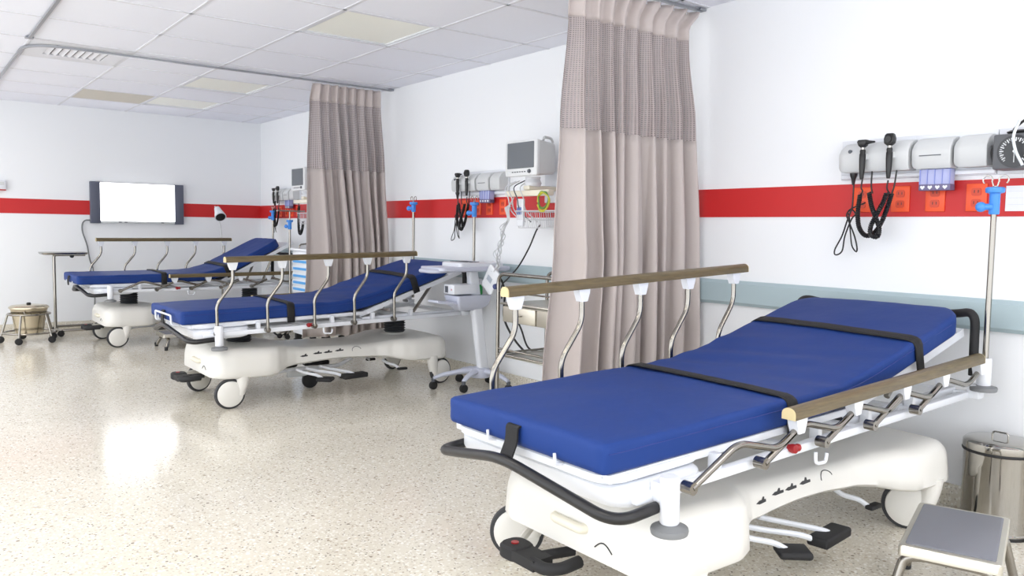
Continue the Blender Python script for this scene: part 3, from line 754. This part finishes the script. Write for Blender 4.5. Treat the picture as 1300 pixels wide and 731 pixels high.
# ------------------------------------------------------------------ blood pressure gauge and paper notice
def gauge():
    t = thing('pressure_gauge', 'dark square blood pressure gauge with white dial on the near wall', 'gauge', (-.014, -8.772, 1.557))
    MB().span((0.0, -.25, -.083), (.0135, .104, .108), .004).obj('mounting_board', WHITE, t)
    MB().span((-.105, -.085, -.071), (0, .085, .073), .008).obj('case', mat('gauge_case', (96, 98, 102), .45), t)
    d = MB().lathe([(.066, -.110), (.064, -.104)], (0, 0, 0), 40, 'x').obj('dial', mat('gauge_dial', (52, 54, 58), .35), t)
    WI = mat('dial_marks', (226, 228, 230), .5)
    for k in range(30):
        a = math.radians(-135+k*270/29); c, s = math.sin(a), math.cos(a)
        r0 = .047 if k % 2 else .041
        MB().tube([(-.1105, c*r0, s*r0), (-.1105, c*.056, s*.056)], .0016 if k % 2 else .0026, 4).obj('dial_mark', WI, d)
    MB().tube([(-.112, 0, -.045), (-.112, 0, .045)], .0016, 6).obj('needle', WI, d)
    MB().lathe([(.006, -.114), (.006, -.109)], (0, 0, 0), 12, 'x').obj('needle_hub', WI, d)
    MB().tube(catmull([(-.04, .085, -.05), (-.05, .103, -.02), (-.05, .106, .02), (-.05, .09, .05)]), .006, 8).obj('rear_hose', BLACK, t)
    MB().tube(catmull([(-.05, .03, .075), (-.06, .02, .10), (-.06, -.04, .145), (-.06, -.12, .165)]), .0055, 8).obj('air_hose', BLACK, t)
    MB().tube(catmull([(-.13, -.02, .12), (-.14, -.005, .06), (-.14, -.015, .0), (-.13, -.04, -.06)]), .006, 8).obj('clear_tube', mat('clear_tube', (214, 220, 224), .2), t)
    MB().loft([[(x*1.0-.05, y, z) for x, y in rrect(w1, w2, .02)] for z, w1, w2 in ((.073, .06, .09), (.083, .07, .10), (.09, .05, .08))]).obj('cuff_bulb', BLACK, t)
gauge()
pn = thing('paper_notice', 'white paper notice stuck on the red stripe beside the blue clamp', 'notice', (-.006, -8.80, 1.371))
MB().span((-.002, -.095, -.053), (0, .095, .053)).obj('sheet', mat('paper', (232, 234, 242), .6), pn)
for k in range(3): MB().span((-.0026, -.085, .03-k*.028), (-.0018, .085, .0308-k*.028)).obj('printed_line', mat('faint_ink', (196, 202, 214), .6), pn)

# ------------------------------------------------------------------ IV poles
def iv_pole(label, x, y, z0, z1, clamp=(1.30, 1.41), arms=False):
    t = thing('iv_pole', label, 'iv pole', (x, y, 0), 'drip poles at the bed heads')
    MB().tube([(0, 0, z0), (0, 0, clamp[0]+.02)], .0115, 12).obj('outer_tube', STEEL, t)
    MB().tube([(0, 0, clamp[0]), (0, 0, clamp[1]+.005)], .008, 10).obj('inner_rod', STEEL, t)
    c = MB(); ca, cb = clamp
    c.lathe([(.018, ca), (.02, ca+.004), (.02, cb-.03), (.021, cb-.026), (.034, cb-.022), (.036, cb-.016), (.036, cb-.004), (.03, cb)], (0, 0, 0), 18)
    cl = c.obj('clamp', BLUEP, t)
    k = MB(); k.tube([(-.012, .0, ca+.03), (-.02, .028, ca+.03)], .013, 10); k.sphere((-.022, .042, ca+.03), .021, 12, 8); k.obj('clamp_knob', BLUEP, cl)
    if arms:
        MB().tube([(-.14, 0, z1), (.17, 0, z1)], .008, 8).obj('cross_arm', STEEL, t)
        MB().tube([(0, 0, clamp[1]), (0, 0, z1)], .008, 8).obj('upper_rod', STEEL, t)
    else:
        for s in (-1, 1):
            p = [(0, 0, cb-.02), (0, s*.012, cb+.02), (0, s*.014, z1-.02)]
            for q in range(7):
                a = math.radians(180-q*38); p.append((0, s*(.03+.018*math.cos(a)), z1-.016+.018*math.sin(a)))
            MB().tube(catmull(p, 4), .003, 7).obj('hook', CHROME, t)
    return t
iv_pole('steel drip pole with blue clamp at the nearest bed head', -.19, -8.735, .60, 1.455)
iv_pole('steel drip pole with blue clamp on the near side of the middle bed', -.12, -4.94, .60, 1.46, (1.30, 1.415))
iv_pole('steel drip pole with blue clamp behind the raised rail of the middle bed', -.15, -4.06, .60, 1.475, (1.345, 1.43))
iv_pole('steel drip pole with blue clamp on the far side of the farthest bed', -.16, -.82, .60, 1.44, (1.27, 1.385))
tp = iv_pole('T-shaped steel drip stand with cross arm by the far curtain', -.375, -1.86, .06, 1.365, (1.17, 1.27), True)
for k in range(5):
    a = 2*PI*k/5+.3
    lg = MB().tube([(0, 0, .09), (.11*math.cos(a), .11*math.sin(a), .06)], .011, 8).obj('base_leg', STEEL, tp)
    MB().lathe([(.018, -.012), (.027, -.008), (.027, .008), (.018, .012)], (.11*math.cos(a), .11*math.sin(a), .027), 14, 'y').obj('caster', RUBBER, lg)

# ------------------------------------------------------------------ patient monitors, mounts and baskets
def monitor(label):
    t = thing('patient_monitor', label, 'monitor', (-.31, -5.775, 1.575), 'patient monitors on wall arms', 0)
    MB().loft([[(x, a, .118+b) for a, b in rrect(w, h, .02)] for x, w, h in ((.19, .25, .17), (.17, .29, .21), (.06, .33, .232), (.012, .345, .24))]).obj('housing', GREYP, t)
    b = MB().loft([[(x, a, .118+b) for a, b in rrect(w, h, .018)] for x, w, h in ((.014, .35, .243), (-.006, .35, .243), (-.012, .338, .232))]).obj('bezel', mat('bezel', (226, 228, 230), .4), t)
    MB().loft([[(x, a, .138+b) for a, b in rrect(.292, .176, .006)] for x in (-.011, -.0145)]).obj('screen', SCREEN, b)
    for k in range(6): MB().box((-.0135, .085-k*.027, .026), (.004, .016, .007), .001).obj('button', DGREY, b)
    MB().lathe([(.013, -.022), (.014, -.012)], (0, -.10, .027), 16, 'x').obj('dial_knob', DGREY, b)
    MB().box((-.013, .125, .026), (.003, .02, .01), .001).obj('power_key', WHITE, b)
    MB().tube(fillet([(.06, -.155, .235), (.07, -.15, .258), (.15, -.13, .255), (.165, -.13, .225)], .02), .009, 8).obj('carry_handle', GREYP, t)
    return t
def mount(label):
    t = thing('monitor_mount', label, 'bracket', (0, -5.775, 1.5), 'monitor wall brackets')
    MB().span((-.02, -.10, -.10), (-.0, .10, .12), .005).obj('wall_plate', WHITE, t)
    MB().span((-.27, -.035, -.02), (-.018, .035, .012), .01).obj('arm', CREAM, t)
    MB().span((-.27, -.24, -.062), (-.22, .24, -.022), .006).obj('cross_bar', CREAM, t)
    MB().lathe([(.02, .0), (.055, .008), (.062, .03), (.05, .055), (.055, .070)], (-.21, 0, 0), 24).obj('swivel', WHITE, t)
    return t
WIREG = mat('coated_wire', (206, 208, 212), .35)
def basket(label):
    t = thing('wire_basket', label, 'basket', (-.01, -5.875, 1.22), 'wire baskets below the monitors')
    w, d, h = .43, .28, .115
    MB().tube(fillet([(-d, -w/2, h), (-d, w/2, h), (0, w/2, h), (0, -w/2, h)], .03, 5, True), .004, 6, True).obj('rim', WIREG, t)
    MB().tube(fillet([(-d+.02, -w/2+.02, 0), (-d+.02, w/2-.02, 0), (0, w/2-.02, 0), (0, -w/2+.02, 0)], .03, 5, True), .003, 6, True).obj('lower_ring', WIREG, t)
    MB().tube(fillet([(-d+.01, -w/2+.01, h*.5), (-d+.01, w/2-.01, h*.5), (0, w/2-.01, h*.5), (0, -w/2+.01, h*.5)], .03, 5, True), .002, 6, True).obj('middle_ring', WIREG, t)
    for k in range(17):
        y = -w/2+.03+(w-.06)*k/16
        MB().tube(fillet([(-d, y, h), (-d+.02, y*.94, 0), (0, y*.94, 0), (0, y, h)], .008, 3), .0016, 5).obj('wire', WIREG, t)
    for k in range(6):
        x = -d+.04+.2*k/5
        MB().tube(fillet([(x, -w/2, h), (x, -w/2+.02, 0), (x, w/2-.02, 0), (x, w/2, h)], .008, 3), .0016, 5).obj('wire', WIREG, t)
    return t
m1 = monitor('grey patient monitor on the wall left of the near curtain'); m2 = dup(m1, (0, 3.83, .01), 'grey patient monitor half hidden by the far curtain')
a1 = mount('cream monitor wall arm above the wire basket left of the near curtain'); dup(a1, (0, 3.83, .01), 'cream monitor wall arm half hidden by the far curtain')
b1 = basket('white wire basket of cables left of the near curtain'); dup(b1, (0, 3.83, .01), 'white wire basket half hidden by the far curtain')
YC = mat('yellow_cable', (206, 202, 60), .45); GC = mat('green_cable', (104, 150, 70), .45)
cc = thing('cable_coil', 'coiled yellow and green monitor leads over the wire basket', 'cable', (-.29, -5.985, 1.395))
for nm, mt, dz, r in (('yellow_lead', YC, 0, .062), ('green_lead', GC, .012, .055)):
    p = []
    for k in range(60):
        a = k*2*PI/20; p.append((.006*math.sin(k*.7), (r+.005*math.sin(k*.9))*math.cos(a)*.95, dz+(r+.004*math.cos(k*.8))*math.sin(a)))
    MB().tube(catmull(p, 3), .0042, 6).obj(nm, mt, cc)
CLR = mat('clear_tubing', (222, 225, 228), .15, alpha=.7)
tb = thing('tubing_bundle', 'bundle of clear plastic tubing hanging from the wire basket', 'tubing', (-.3, -5.6, .9))
for i in range(6):
    rn = random.Random(i); o = .010*(i-2.5)
    p = [(.05, .0+o, .55-.02*i), (.01, .01+o, .46), (-.005+.008*i, o*1.5, .38)]
    for z in (.32, .26, .2, .14, .09, .04, .0): p.append((rn.uniform(-.03, .03), (.4-z)*.36+rn.uniform(-.03, .03), z))
    MB().tube(catmull(p, 6), .0036, 7).obj('clear_tube', CLR, tb)
for i, (y0, c) in enumerate(((-5.64, GREYP), (-5.70, DGREY), (-5.77, GREYP), (-5.60, WHITE))):
    p = [(-.22, y0, 1.55), (-.30, y0+.02, 1.50), (-.31, y0-.03, 1.42), (-.27, y0-.01, 1.34), (-.20, y0-.05, 1.26)]
    tag(MB().tube(catmull(p, 8), .004, 6).obj('sensor_lead', c), ('light grey sensor lead dropping left from the monitor', 'dark grey sensor lead dropping from the monitor', 'pale sensor lead dropping from the middle of the monitor', 'white sensor lead at the left of the monitor')[i], 'cable', 'sensor leads under the monitor')
sp = thing('sensor_pack', 'small white packet with blue print in the wire basket', 'packet', (-.27, -5.72, 1.226))
MB().box((0, 0, .10), (.02, .075, .19), .006).obj('packet', WHITE, sp); MB().box((-.0105, .005, .11), (.002, .05, .05)).obj('blue_print', mat('blue_print', (90, 110, 170), .5), sp)
tag(MB().tube(catmull([(-.2, -5.85, 1.24), (-.25, -5.87, 1.20), (-.28, -5.83, 1.08), (-.29, -5.73, .95), (-.28, -5.6, .86), (-.26, -5.5, .80), (-.2, -5.42, .70)], 8), .0055, 8).obj('power_cable', BLACK), 'black cable hanging below the wire basket', 'cable')
bg_ = thing('plastic_bag', 'white plastic drip packet lying tilted on the steel cart rail', 'bag', (-.3, -5.42, .79))
MB().loft([[(x, a*math.cos(.6)-b*math.sin(.6), .05+a*math.sin(.6)+b*math.cos(.6)) for a, b in rrect(w, h, .02)] for x, w, h in ((-.012, .11, .16), (-.006, .14, .19), (.006, .14, .19), (.012, .11, .16))]).obj('pouch', mat('bag_film', (226, 229, 234), .25), bg_)
MB().box((-.014, .0, .055), (.003, .06, .04), .001, rot=Matrix.Rotation(.6, 3, 'X')).obj('print', mat('bag_print', (170, 178, 190), .5), bg_)
MB().lathe([(.018, -.02), (.02, -.012), (.02, .002)], (-.005, -.075, .005), 14, 'x').obj('port', mat('navy_port', (60, 70, 120), .4), bg_)

# ------------------------------------------------------------------ slim equipment cart beside the middle bed
def cart():
    t = thing('equipment_cart', 'white and lavender wheeled equipment cart beside the middle bed head', 'cart', (-.25, -5.2, 0))
    MB().lathe([(.075, .085), (.08, .10), (.07, .15), (.045, .165)], (.02, 0, 0), 24).obj('hub', LAV, t)
    for k, (dx, dy) in enumerate(((-.31, .14), (-.19, -.09), (.08, -.28), (.19, .12), (.02, .28))):
        d = Vector((dx, dy, 0)); n = Vector((-d.y, d.x, 0)).normalized(); rg = []
        for u, z, w, h in ((.1, .135, .032, .022), (.45, .13, .027, .02), (.8, .11, .022, .017), (1, .085, .018, .014)):
            c = Vector((.02*(1-u), 0, z))+d*u; rg.append([c+n*(w*math.cos(q*PI/6))+Vector((0, 0, h*math.sin(q*PI/6))) for q in range(12)])
        lg = MB().loft(rg).obj('base_leg', LAV, t)
        ca = MB().lathe([(.014, .05), (.016, .085)], (dx, dy, 0), 12).obj('caster_stem', DGREY, lg)
        MB().lathe([(.024, -.016), (.031, -.012), (.031, .012), (.024, .016)], (dx, dy, .031), 18, 'y').obj('caster_wheel', RUBBER, lg)
    rg = []
    for z in (.14, .5, .9):
        u = (z-.14)/.76; c = Vector((.03-.11*u, -.02, z)); rg.append([c+Vector((a, b, 0)) for a, b in rrect(.085, .06, .02)])
    MB().loft(rg).obj('column', WHITE, t)
    MB().loft([[(a-.12, b, z) for a, b in rrect(.62-i, .32-i, .04)] for z, i in ((.895, .03), (.905, 0), (.925, 0), (.93, .01))]).obj('top_tray', LAV, t)
    MB().loft([[(a-.06, b, z) for a, b in rrect(.40-i, .26-i, .03)] for z, i in ((.93, 0), (.955, 0), (.962, .02))]).obj('keyboard_deck', WHITE, t)
    for k in range(3): MB().span((-.20+k*.05, -.10, .961), (-.17+k*.05, .10, .966), .002).obj('key_row', DGREY, t)
    MB().tube(fillet([(-.30, -.12, .905), (-.47, -.10, .90), (-.47, .10, .90), (-.30, .12, .905)], .05), .014, 10).obj('front_handle', LAV, t)
    MB().loft([[(a-.10, b, z) for a, b in rrect(.30-i, .20-i, .02)] for z, i in ((.60, .12), (.64, .03), (.70, 0), (.715, 0))]).obj('shelf_bin', LAV, t)
    MB().tube(catmull([(.09, -.1, .9), (.13, -.15, .75), (.09, -.2, .55), (.13, -.3, .38), (.18, -.42, .28), (.20, -.55, .24)], 8), .008, 8).obj('power_lead', BLACK, t)
    MB().box((-.30, .0, .665), (.22, .14, .02), .008, rot=Matrix.Rotation(.12, 3, 'Y')).obj('side_arm', LAV, t)
cart()
db = thing('printer_unit', 'small white printer box on the lavender cart shelf', 'device', (-.42, -5.2, .716))
MB().span((-.10, -.07, .01), (.10, .07, .082), .006).obj('case', WHITE, db)
MB().span((-.102, .01, .02), (-.098, .05, .068)).obj('slot_panel', DGREY, db)
MB().box((-.1, -.035, .045), (.004, .012, .012), .001).obj('button', mat('pink_button', (214, 150, 150), .4), db)
gb = thing('sample_bottle', 'small white bottle with green label on the lavender cart shelf', 'bottle', (-.255, -5.2, .715))
MB().lathe([(.028, 0), (.032, .005), (.032, .055), (.022, .07), (.022, .075)], (0, 0, 0), 18).obj('body', mat('green_label', (30, 150, 70), .4), gb)
MB().lathe([(.024, .075), (.025, .078), (.025, .115), (.022, .118)], (0, 0, 0), 18).obj('cap', WHITE, gb)
tag(MB().tube(catmull([(-.2, -5.52, .66), (-.16, -5.6, .5), (-.17, -5.72, .36), (-.14, -5.9, .37), (-.1, -6.1, .42)], 8), .007, 8).obj('power_cable', BLACK), 'black cable looping under the steel cart drawers', 'cable')

# ------------------------------------------------------------------ stainless drawer cart behind the near curtain
def steel_cart():
    t = thing('steel_cart', 'stainless tube-frame cart with two drawers left of the near curtain', 'cart', (-.58, -5.89, 0))
    Wd, Dp = -.78, .42                                       # runs to -y, and +x towards the wall
    for x in (0, Dp):
        MB().tube(fillet([(x, 0, .06), (x, 0, .915), (x, Wd, .915), (x, Wd, .06)], .07, 8), .0125, 12).obj('frame_loop', STEEL, t)
        MB().tube([(x, 0, .80), (x, Wd, .80)], .006, 8).obj('guard_rail', STEEL, t)
        for z in (.385, .42): MB().tube([(x, 0, z), (x, Wd, z)], .007, 8).obj('lower_rail', STEEL, t)
    for y in (0, Wd):
        for z in (.80, .385): MB().tube([(0, y, z), (Dp, y, z)], .007, 8).obj('end_rail', STEEL, t)
        for x in (0, Dp):
            MB().lathe([(.018, 0), (.02, .01), (.02, .05), (.014, .065)], (x, y, 0), 14).obj('foot', GREYP, t)
    MB().span((.0, -.02, .715), (Dp, Wd+.02, .728), .003).obj('top_shelf', BRUSH, t)
    MB().span((.02, -.04, .60), (Dp-.02, Wd+.04, .71), .004).obj('drawer_box', BRUSH, t)
    for k in range(2):
        y = -.05-k*.35
        d = MB().span((.002, y, .605), (.022, y-.335, .705), .003).obj('drawer_front', mat('drawer_steel', (200, 194, 180), .35, .7), t)
        MB().tube(fillet([(.0, y-.13, .655), (-.016, y-.13, .655), (-.016, y-.205, .655), (.0, y-.205, .655)], .006), .004, 8).obj('drawer_pull', STEEL, d)
    MB().span((.0, -.01, .37), (Dp, Wd+.01, .378), .002).obj('lower_shelf', BRUSH, t)
steel_cart()

# ------------------------------------------------------------------ far end of the room
def light_box():
    t = thing('light_box', 'wide glowing white light box with dark ends on the far wall', 'light box', (-1.467, 0, 1.438))
    MB().span((-.405, -.045, -.225), (.405, 0, .228), .003).obj('back_case', GREYP, t)
    MB().span((-.402, -.052, -.205), (.402, -.044, .224)).obj('glowing_panel', mat('glow_panel', (255, 255, 255), .4, emit=2.2), t)
    MB().span((-.40, -.06, -.232), (.40, -.03, -.208), .004).obj('film_ledge', GREYP, t)
    for s in (-1, 1):
        MB().span((s*.402, -.062, -.236), (s*.503, 0, .234), .006).obj('end_cap', mat('slate_cap', (88, 92, 108), .5), t)
    for x in (-.20, -.14, .26): MB().box((x, -.062, -.22), (.03, .004, .01)).obj('switch', DGREY, t)
light_box()
tag(MB().tube(catmull([(-1.96, -.03, 1.235), (-2.02, -.03, 1.232), (-2.05, -.022, 1.19), (-2.05, -.022, 1.10), (-2.01, -.022, .96), (-1.985, -.022, .80), (-1.95, -.022, .66), (-1.94, -.022, .4), (-1.95, -.03, .12)], 8), .0075, 8).obj('hanging_cable', mat('grey_cord', (120, 122, 124), .5)), 'grey power cord hanging from the light box', 'cord')
al = thing('alarm_box', 'small white alarm box with red edge on the far wall', 'alarm', (-2.84, 0, 1.59))
MB().span((-.07, -.035, -.045), (.07, 0, .055), .006).obj('case', WHITE, al); MB().span((-.07, -.037, -.055), (.07, 0, -.044), .003).obj('red_edge', RED, al)
MB().span((-.02, -.0375, .0), (.055, -.0345, .035)).obj('indicator_panel', GREYP, al)
def mayo():
    t = thing('instrument_stand', 'steel instrument tray stand near the far wall', 'tray stand', (-2.385, -.35, 0))
    MB().loft([[(a+.09, b, z) for a, b in rrect(.44-i, .34-i, .05)] for z, i in ((.862, .04), (.868, .01), (.885, 0), (.887, 0))]).obj('tray', STEEL, t)
    MB().tube(fillet([(0, 0, .06), (0, 0, .86), (.3, 0, .86)], .03), .016, 12).obj('pole', STEEL, t)
    MB().lathe([(.02, -.02), (.02, .02)], (.17, -.0, .845), 12, 'y').obj('clamp_knob', BLACK, t)
    MB().tube(fillet([(.40, -.22, .065), (.02, -.20, .065), (0, 0, .065), (.02, .20, .065), (.40, .22, .065)], .04), .014, 10).obj('base_frame', STEEL, t)
    for x, y in ((.02, -.2), (.02, .2), (.40, -.22), (.40, .22)): MB().lathe([(.022, -.014), (.033, -.01), (.033, .01), (.022, .014)], (x, y, .033), 18, 'y').obj('caster', RUBBER, t)
mayo()
def bucket():
    t = thing('kick_bucket', 'lidded stainless kick bucket on a wheeled frame at the left', 'bucket', (-2.68, -.80, 0))
    BS = mat('bucket_steel', (206, 196, 174), .22, 1)
    b = MB().lathe([(.118, .095), (.125, .098), (.150, .27), (.165, .335), (.172, .345)], (0, 0, 0), 36).obj('pail', BS, t)
    l = MB().lathe([(.178, .345), (.178, .356), (.16, .37), (.09, .378), (.02, .38)], (0, 0, 0), 36).obj('lid', BS, t)
    MB().lathe([(.018, .378), (.022, .388), (.016, .398)], (0, 0, 0), 14).obj('lid_knob', BLACK, l)
    MB().tube(fillet([(-.06, -.158, .32), (-.06, -.172, .30), (.0, -.172, .285), (.0, -.158, .30)], .01), .004, 6).obj('bail_handle', STEEL, b)
    MB().tube([(.185*math.cos(k*PI/18), .185*math.sin(k*PI/18), .285) for k in range(36)], .0095, 8, True).obj('upper_ring', STEEL, t)
    MB().tube([(.225*math.cos(k*PI/18), .225*math.sin(k*PI/18), .10) for k in range(36)], .0095, 8, True).obj('lower_ring', STEEL, t)
    for k in range(5):
        a = 2*PI*k/5+.45; c, s = math.cos(a), math.sin(a)
        lg = MB().tube([(.185*c, .185*s, .285), (.245*c, .245*s, .065)], .0105, 10).obj('leg', STEEL, t)
        MB().lathe([(.02, -.016), (.034, -.012), (.034, .012), (.02, .016)], (.25*c, .25*s, .034), 18, 'y').obj('caster', RUBBER, lg)
bucket()
def lamp():
    t = thing('exam_lamp', 'white gooseneck examination lamp beyond the farthest bed', 'lamp', (-.64, -.45, 0))
    MB().lathe([(.16, 0), (.17, .01), (.16, .03), (.03, .045)], (0, 0, 0), 24).obj('base', WHITE, t)
    MB().tube([(0, 0, .04), (0, 0, .82)], .012, 10).obj('pole', STEEL, t)
    MB().tube(catmull([(0, 0, .8), (.0, 0, 1.0), (-.01, .03, 1.2), (-.03, .09, 1.36), (-.05, .09, 1.42), (-.05, .05, 1.40)], 8), .007, 8).obj('gooseneck', GREYP, t)
    ax = Vector((-.01, -.78, -.62)).normalized(); R = Vector((0, 0, 1)).rotation_difference(ax).to_matrix()
    h = MB().lathe([(.022, -.10), (.034, -.085), (.045, -.02), (.062, .05), (.066, .08)], (-.03, .01, 1.345), 24, 'z', True, R).obj('lamp_head', WHITE, t)
    MB().lathe([(.056, .0805), (.05, .0825)], (-.03, .01, 1.345), 24, 'z', True, R).obj('lens', BLACK, h)
lamp()
def supply():
    t = thing('supply_cart', 'white supply cart with blue drawer fronts beside the far curtain', 'cart', (-.42, -2.66, 0))
    MB().span((-.17, -.23, .14), (.22, .21, .96), .012).obj('cabinet', WHITE, t)
    MB().span((-.19, -.25, .96), (.24, .23, .985), .008).obj('top', WHITE, t)
    for k, z in enumerate((.86, .79, .72, .655, .59, .50, .38, .22)):
        h = .05 if k < 5 else .085
        d = MB().span((-.182, -.21, z-h/2), (-.168, .19, z+h/2), .004).obj('drawer_front', mat('pale_drawer', (222, 228, 236), .4), t)
        MB().span((-.190, -.17, z-.012), (-.181, .15, z+.012), .003).obj('label_strip', mat('sky_blue', (76, 160, 226), .4), d)
    for x in (-.13, .17):
        for y in (-.19, .17):
            MB().lathe([(.03, -.015), (.05, -.012), (.05, .012), (.03, .015)], (x, y, .05), 18, 'y').obj('caster', RUBBER, t)
            MB().box((x, y, .115), (.05, .05, .05), .006).obj('caster_fork', RUBBER, t)
    MB().tube(fillet([(-.1, .20, .96), (-.1, .20, 1.02), (-.02, .20, 1.03)], .03), .008, 8).obj('push_handle', STEEL, t)
supply()

HO = Vector((-.08, -1.44-7.385, 1.12))
MB().tube(coil([HO+Vector(p) for p in ((0, .035, .31), (0, .045, .15), (-.005, .02, .03), (-.01, -.03, .0), (-.01, -.08, .06), (-.01, -.10, .14))], .011, .004, 30), .007, 6).obj('coiled_hose', BLACK, wfar)
MB().tube(catmull([HO+Vector(p) for p in ((.04, .17, .385), (.03, .08, .38), (0, .04, .36), (0, .035, .30))]), .006, 8).obj('hose_lead', BLACK, wfar)
